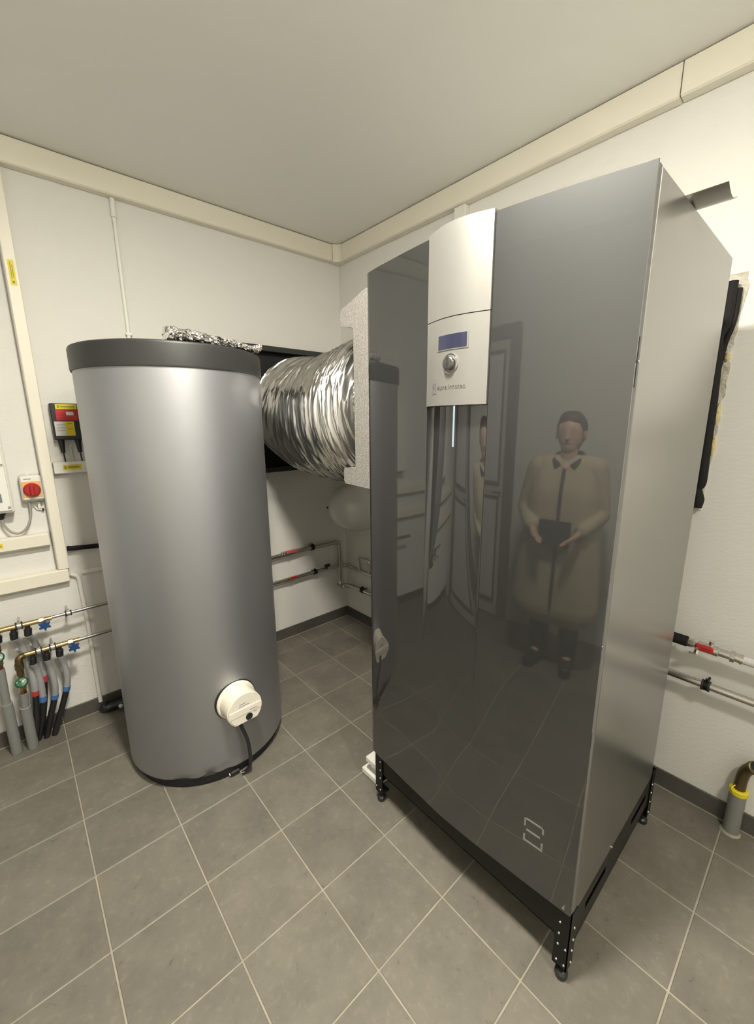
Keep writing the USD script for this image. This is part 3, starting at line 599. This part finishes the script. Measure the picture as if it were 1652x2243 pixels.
def riser(x, y, ztop, zvalve, zsleeve, label, elbow=True):
    t = thing('riser_valve', label, 'valve')
    if elbow: put('brass_elbow', [pipe([(x+.020, y+.010, ztop), (x, y, ztop), (x-.002, y, ztop-.045)], .0155, .018), cyl((x-.002, y, ztop-.030), (x-.003, y, ztop-.060), .018, n=8), cyl((x-.003, y, ztop-.060), (x-.004, y, zvalve+.02), .014, n=16)], 'dark_brass', t)
    else: put('copper_stub', cyl((x, y, ztop), (x, y, zvalve+.02), .012, n=16), 'copper', t)
    put('valve_body', [cyl((x-.004, y, zvalve+.03), (x-.006, y, zvalve-.05), .015, n=8), cyl((x-.005, y, zvalve), (x-.005, y-.03, zvalve), .009, n=12)], 'brass', t)
    hd_ = put('handwheel', lathe([(0, .012), (.004, .025), (.012, .026), (.018, .020), (.020, .008)], (x-.005, y-.030, zvalve), (0, -.8, .6), 24), 'green_handle', t)
    put('spoke', [ball((x-.005+.017*math.cos(k), y-.047, zvalve+.012+.012*math.sin(k)), .0035, 1) for k in (.4, 1.6, 2.8, 3.9, 5.2)], 'light_grey_plastic', hd_)
    put('lower_nut', cyl((x-.006, y, zvalve-.05), (x-.006, y, zvalve-.075), .014, n=6), 'copper', t)
    put('pipe_sleeve', [cyl((x-.007, y, zvalve-.07), (x-.012, y+.012, zsleeve), .017, n=20), cyl((x-.012, y+.012, zsleeve), (x-.014, y+.040, .001), .0225, n=24, b=.002)], 'grey_sleeve', t)
riser(-.122, YW-.145, .524, .405, .255, 'brass elbow and green valve on grey sleeved pipe at lower manifold end')
riser(-.186, YW-.135, .650, .560, .300, 'green valve on grey sleeved pipe at the left edge of the photo', False)

# ------------------------------------------------------------------ pipes in the far corner
PY, PX = YW-.045, XW-.045
put('corner_pipe', pipe([(.95, PY, .675), (1.60, PY, .695), (1.895, PY, .690), (1.895, PY, .315), (1.893, PY-.02, .315), (PX, PY-.06, .315), (PX, -.30, .345)], .0165, .045), 'steel', label='upper steel pipe bending down in the far corner behind the tank', cat='pipe')
put('corner_pipe', pipe([(.95, PY, .488), (1.75, PY, .492), (PX, PY, .478), (PX, -.30, .485)], .0145, .035), 'steel', label='lower steel pipe running round the far corner behind the tank', cat='pipe')
put('pipe_loop', pipe([(PX-.002, .83, .490), (PX-.012, .83, .590), (PX-.012, .70, .595), (PX-.012, .70, .49)], .011, .03), 'steel', label='small upright steel pipe loop on the right wall beside the cabinet', cat='pipe')
clamp('pipe_clamp', (1.640, PY, .695), X, .0165, 'dark pipe clamp on the upper pipe in the far corner', 'y', 'black_steel')
clamp('pipe_clamp', (1.655, PY, .491), X, .0145, 'dark pipe clamp on the lower pipe in the far corner', 'y', 'black_steel')
clamp('pipe_clamp', (PX, .80, .322), Y, .0165, 'dark pipe clamp on the right wall low beside the cabinet', 'x', 'black_steel')
def lever_valve(c, ax, m_, label, size=1.0):
    t = thing('ball_valve', label, 'valve'); c = np.array(c, float); ax = np.array(ax, float)
    put('valve_body', [cyl(c-ax*.035*size, c+ax*.035*size, .019*size, n=8, b=.002)], 'steel', t)
    l = put('lever', box(c[0]-.012, c[0]+.070*size, c[1]-.034*size, c[1]-.020*size, c[2]+.005, c[2]+.028*size, .005), m_, t)
    put('lever_screw', cyl(c+(-.004, -.034*size, .014), c+(-.004, -.042*size, .014), .006, n=10), 'bolt', l)
lever_valve((1.415, PY, .693), X, 'pink_red', 'faded red lever valve on upper pipe between tank and cabinet', 1.1)
lever_valve((1.425, PY, .489), X, 'red_plastic', 'red lever valve on lower pipe between tank and cabinet', .85)
bh = thing('drain_tap', 'small black tap on the lower corner pipe', 'tap')
put('tap_handle', box(1.735, 1.785, PY-.032, PY-.014, .512, .536, .005), 'black_plastic', bh)
put('tap_stem', cyl((1.76, PY-.006, .49), (1.76, PY-.018, .52), .009, n=12), 'black_plastic', bh)
ev = thing('expansion_vessel', 'round pale grey expansion vessel hanging below the duct by the cabinet', 'expansion vessel')
vc, va = np.array((1.795, .655, 1.045)), np.array((-.78, .626, 0))
h = np.linspace(-1, 1, 25); prof_v = [(x*.205, max(.172*math.sqrt(max(1-abs(x)**2.3, 0)), .002)) for x in h]
put('vessel_shell', lathe(prof_v, vc, va, 48), 'vessel', ev, smooth=60)
put('seam_band', ring(vc, va, .170, .1765, .014, 48), 'vessel', ev)
put('air_valve', cyl(vc+va*.195, vc+va*.216, .008, n=12), 'black_plastic', ev)
put('wall_bracket', box(1.86, XW-.001, .60, .70, 1.19, 1.21, .002), 'steel', ev)
put('bracket_arm', box(1.77, 1.90, .635, .665, 1.195, 1.215, .002), 'steel', ev)

# ------------------------------------------------------------------ right wall
# chased slot with black insulated pipes
sl = thing('wall_chase', 'rough opened plaster strip with yellow foam behind the black pipes', 'wall chase')
zz = np.linspace(1.285, 2.135, 40)
yr = -1.268 - .012*meshkit.noise(np.c_[zz*22, zz*0, zz*0], 3) + .008*meshkit.noise(np.c_[zz*60, zz*0, zz*0+4], 8) + np.interp(zz, [1.285, 1.5, 1.8, 2.0, 2.135], [.012, .0, -.002, -.012, -.018])
rp = Polygon([(-1.10, 1.285), (-1.10, 2.135)] + list(zip(yr[::-1], zz[::-1])))
put('raw_edge', extrude(rp.buffer(0), .004, (XW-.0045, 0, 0), Y, Z, X), 'raw_plaster', sl)
for z0, z1, y0 in ((1.50, 1.575, -1.262), (1.62, 1.69, -1.260), (1.84, 1.87, -1.262)):
    b_ = trimesh.creation.icosphere(3, 1.0); v = b_.vertices; v = v*(1+.25*(meshkit.noise(v*2.5+z0*9, 4)-.5)[:, None]); b_.vertices = v*((.008, .008, (z1-z0)/2))+(XW-.007, y0-.004, (z0+z1)/2)
    put('foam_lump', b_, 'foam_yellow', sl, smooth=True)
PB = XW-.030
put('insulated_pipe', [tube([(PB, -1.250, 2.105), (PB, -1.250, 2.04), (PB, -1.248, 1.97), (PB-.002, -1.238, 1.925), (PB, -1.236, 1.88), (PB, -1.243, 1.70), (PB, -1.247, 1.50), (PB, -1.250, 1.40), (PB, -1.243, 1.372), (PB, -1.250, 1.33), (PB, -1.247, 1.300)],
    [.018, .0185, .018, .014, .019, .020, .020, .019, .015, .020, .019], 20)], 'black_foam', label='black foam insulated pipe standing in the wall chase beside the cabinet', cat='pipe')
put('insulated_pipe', [tube([(PB+.014, -1.270, 2.082), (PB+.014, -1.270, 2.0), (PB+.014, -1.264, 1.95), (PB+.014, -1.254, 1.90), (PB+.014, -1.246, 1.80)], [.010, .010, .010, .009, .009], 14)], 'black_foam', label='thinner shorter black insulated pipe at the right top of the chase', cat='pipe')
put('insulated_pipe', [tube([(PB-.006, -1.190, 2.10), (PB-.006, -1.190, 1.7), (PB-.006, -1.190, 1.32)], .020, 14)], 'black_foam', label='black insulated pipe mostly hidden behind the cabinet edge', cat='pipe')
# red lever valve line
VX, VZ = XW-.085, .762
va_ = thing('valve_line', 'red lever shut-off valve with steel fittings at right end of wall', 'valve')
put('foam_sleeve', cyl((VX, -1.245, VZ+.004), (VX, -1.300, VZ+.003), .021, n=24, b=.003), 'black_foam', va_)
put('steel_nut', [cyl((VX, -1.300, VZ+.002), (VX, -1.318, VZ+.002), .0165, n=6, b=.001), cyl((VX, -1.318, VZ), (VX, -1.335, VZ), .012, n=20)], 'steel', va_)
lv = put('red_lever', [box(VX-.026, VX-.008, -1.384, -1.326, VZ-.010, VZ+.016, .006)], 'red_plastic', va_)
put('lever_screw', cyl((VX-.026, -1.335, VZ), (VX-.032, -1.335, VZ), .006, n=10), 'bolt', lv)
put('valve_body', [cyl((VX, -1.330, VZ), (VX, -1.400, VZ-.001), .0185, n=24, b=.004), cyl((VX, -1.400, VZ-.001), (VX, -1.432, VZ-.001), .015, n=20)], 'steel', va_)
put('test_port', cyl((VX+.004, -1.372, VZ+.012), (VX+.004, -1.372, VZ+.032), .0085, n=14), 'chrome', va_)
put('test_port', [cyl((VX-.004, -1.333, VZ-.012), (VX-.010, -1.333, VZ-.032), .0095, n=14), box(VX-.020, VX-.008, -1.335, -1.310, VZ-.032, VZ-.027)], 'chrome', va_)
put('union_nut', [cyl((VX, -1.432, VZ-.001), (VX, -1.446, VZ-.001), .021, n=6, b=.001), cyl((VX, -1.446, VZ-.001), (VX, -1.470, VZ-.002), .0165, n=20), ring((VX, -1.463, VZ-.002), Y, .014, .019, .006)], 'steel', va_)
put('outgoing_pipe', cyl((VX, -1.470, VZ-.002), (VX, -2.6, VZ-.006), .0155, n=20), 'light_grey_plastic', va_)
put('wall_pipe', cyl((VX+.012, -1.20, .602), (VX+.012, -2.6, .598), .0145, n=20), 'steel', label='bare steel pipe low on the right wall below the red valve', cat='pipe')
clamp('pipe_clamp', (VX+.012, -1.376, .601), Y, .0145, 'dark pipe clamp on the bare steel pipe at right', 'x', 'black_steel')
# drain pipe standing on the floor
dp = thing('drain_pipe', 'grey drain pipe with yellow collar and open brass elbow by right skirting', 'pipe')
dx_, dy_ = 1.955, -1.527
put('grey_sleeve', lathe([(0, .026), (.002, .0265), (.120, .026), (.124, .0275), (.190, .0275)], (dx_, dy_, .001), Z, 32), 'drain_grey', dp)
put('yellow_collar', lathe([(0, .0275), (.003, .030), (.020, .030), (.024, .026)], (dx_, dy_, .184), Z, 32), 'yellow_label', dp)
put('brass_elbow', tube([(dx_, dy_, .200), (dx_, dy_-.002, .26), (dx_-.004, dy_-.010, .300), (dx_-.014, dy_-.026, .330)], [.0195, .0195, .0195, .021], 24, per=8), 'dark_brass', dp)
ax_ = np.array((-.5, -.55, .62)); ax_ /= np.linalg.norm(ax_)
oc = np.array((dx_-.016, dy_-.029, .334))
put('elbow_mouth', lathe([(-.010, .0215), (.006, .0235), (.008, .0195), (-.004, .018)], oc, ax_, 28, caps=False), 'dark_brass', dp)
put('mouth_void', lathe([(-.006, .0185), (-.003, .0185)], oc, ax_, 28), 'black_matte', dp)
put('wire_tie', tube([(dx_-.026, dy_+.012, .195), (dx_-.030, dy_+.020, .215), (dx_-.018, dy_+.012, .226)], .0025, 8), 'yellow_label', dp)
put('sealant_ring', lathe([(0, .034), (.003, .031), (.008, .0262)], (dx_, dy_, -.0005), Z, 28, caps=False), 'grout', dp)

# ------------------------------------------------------------------ the person whose reflection shows in the glossy front
for nm, c_, r_k in (('skin', (.50, .33, .25), .5), ('beige_cloth', (.44, .39, .28), .9), ('dark_cloth', (.035, .038, .045), .9), ('hair_brown', (.045, .032, .024), .6), ('shoe_black', (.02, .02, .02), .5), ('eye_white', (.7, .7, .68), .3), ('lip', (.42, .20, .17), .5)):
    M[nm] = mat(nm, c_, r_k)
def bones(chain_list, edge, rounds=8, extra=()):
    """union of tapered bones, each the hull of the spheres at its two joints, refined and smoothed into one surface"""
    parts = list(extra)
    for a, ra, b, rb in chain_list:
        sa = m3.Manifold.sphere(ra, 20).translate(tuple(a)); sb = m3.Manifold.sphere(rb, 20).translate(tuple(b))
        parts.append(m3.Manifold.batch_hull([sa, sb]))
    u = m3.Manifold.batch_boolean(parts, m3.OpType.Add).refine_to_length(edge).to_mesh()
    t = trimesh.Trimesh(u.vert_properties[:, :3], u.tri_verts, process=True)
    trimesh.smoothing.filter_taubin(t, iterations=rounds); return t
PO = np.array((-.76, -.76, 0))
def J(x, y, z): return PO + np.array((x, y, z))
pr = thing('person', 'person in long beige coat holding a dark tablet, mirrored in the cabinet front', 'person')
sk, jk, tw, sh = [], [], [], []
sk += [(J(0, 0, 1.36), .060, J(.012, 0, 1.47), .052), (J(.015, 0, 1.535), .076, J(.008, 0, 1.585), .086), (J(.035, 0, 1.485), .050, J(.02, 0, 1.56), .072), (J(0, -.10, 1.33), .07, J(0, .10, 1.33), .07), (J(0, 0, 1.33), .09, J(0, 0, .95), .10)]
def coat_hull(rows):
    return m3.Manifold.batch_hull([m3.Manifold.sphere(r, 20).translate(tuple(J(x, sg*y, z))) for x, y, z, r in rows for sg in (-1, 1)])
COAT = [coat_hull([(0, .135, 1.355, .075), (0, .10, 1.18, .135), (.005, .10, .95, .145)]), coat_hull([(.005, .10, .96, .145), (.01, .13, .46, .160)])]
for sgn in (-1, 1):
    shd, elb, wr = J(0, sgn*.175, 1.345), J(-.01, sgn*.245, 1.08), J(.165, sgn*.150, .985)
    d = (wr-elb)/np.linalg.norm(wr-elb)
    sk += [(shd, .05, elb, .042), (elb, .040, wr, .027)]
    jk += [(shd, .074, elb, .056), (elb, .056, wr-d*.02, .045)]
    pc = wr + d*.055; sk += [(wr, .025, pc+Y*0, .020), (wr+X*.012, .018, pc+X*.026, .014), (wr-X*.012, .018, pc-X*.024, .013)]
    for k, (off, ln) in enumerate(((.030, .066), (.010, .074), (-.010, .070), (-.029, .055))):
        a_ = pc + X*off*.9 + d*.018; b_ = a_ + d*ln*.5 + Y*(-sgn)*.006; c_ = b_ + d*ln*.5 + Y*(-sgn)*.018
        sk += [(a_, .0100, b_, .0092), (b_, .0092, c_, .0080)]
    th0 = wr + d*.022 + X*.024; th1 = th0 + d*.030 + X*.026 - Y*sgn*.010; th2 = th1 + d*.030 + X*.006 - Y*sgn*.006
    sk += [(th0, .013, th1, .0105), (th1, .0105, th2, .0085)]
    hip, kn_, an = J(0, sgn*.088, .88), J(.025, sgn*.10, .49), J(-.015, sgn*.105, .10)
    sk += [(hip, .085, kn_, .052), (kn_, .050, an, .036), (an, .036, J(.10, sgn*.12, .045), .030)]
    tw += [(hip, .110, kn_, .074), (kn_, .074, J(-.012, sgn*.105, .075), .060)]
    sh.append(bones([(J(-.045, sgn*.105, .055), .044, J(.06, sgn*.115, .050), .046), (J(.06, sgn*.115, .050), .046, J(.135, sgn*.125, .045), .038), (J(-.03, sgn*.105, .07), .044, J(-.01, sgn*.105, .115), .046)], .012, 5))
tw += [(J(0, -.07, .90), .105, J(0, .07, .90), .105)]
sk += [(J(.088, 0, 1.540), .012, J(.098, 0, 1.530), .012), (J(.086, 0, 1.575), .009, J(.098, 0, 1.533), .010), (J(.075, -.014, 1.505), .012, J(.075, .014, 1.505), .012)] + [(J(.012, sgn*.084, 1.565), .014, J(.006, sgn*.088, 1.535), .011) for sgn in (-1, 1)]
bm = bones(sk, .0075, 5)
put('body', bm, 'skin', pr, smooth=True)
put('coat', bones(jk, .016, 10, COAT), 'beige_cloth', pr, smooth=True)
put('collar', tube([J(.085, -.045, 1.36), J(.03, -.085, 1.40), J(-.06, -.06, 1.43), J(-.06, .06, 1.43), J(.03, .085, 1.40), J(.085, .045, 1.36)], .020, 12), 'dark_cloth', pr)
put('zip_placket', tube([J(.098, 0, 1.35), J(.138, 0, 1.20), J(.150, 0, 1.0), J(.158, 0, .75), J(.172, 0, .47)], .011, 10), 'dark_cloth', pr)
put('trousers', bones(tw, .016, 8), 'dark_cloth', pr, smooth=True)
for t_ in sh:
    v = t_.vertices; v[:, 2] = np.maximum(v[:, 2], .002); t_.vertices = v
    put('shoe', t_, 'shoe_black', pr, smooth=True)
put('tablet', box(PO[0]+.205, PO[0]+.218, PO[1]-.10, PO[1]+.10, .89, 1.05, .005), 'dark_cloth', pr, label='dark flat tablet held at the chest')
hr = bones([(J(-.012, 0, 1.592), .097, J(-.028, 0, 1.555), .090), (J(.02, -.02, 1.635), .058, J(.02, .02, 1.635), .058), (J(-.04, 0, 1.52), .070, J(-.045, 0, 1.49), .055)], .010, 8)
put('hair', hr, 'hair_brown', pr, smooth=True)
for sgn in (-1, 1):
    ey = put('eye', ball(J(.0745, sgn*.030, 1.560), .0100, 2), 'eye_white', pr)
    put('iris', ball(J(.0822, sgn*.030, 1.560), .0042, 1), 'hair_brown', ey)
    put('eyebrow', tube([J(.086, sgn*.016, 1.579), J(.085, sgn*.030, 1.583), J(.076, sgn*.044, 1.578)], .0028, 8), 'hair_brown', pr)
put('mouth', tube([J(.083, -.022, 1.505), J(.0885, 0, 1.507), J(.083, .022, 1.505)], .0048, 8), 'lip', pr)
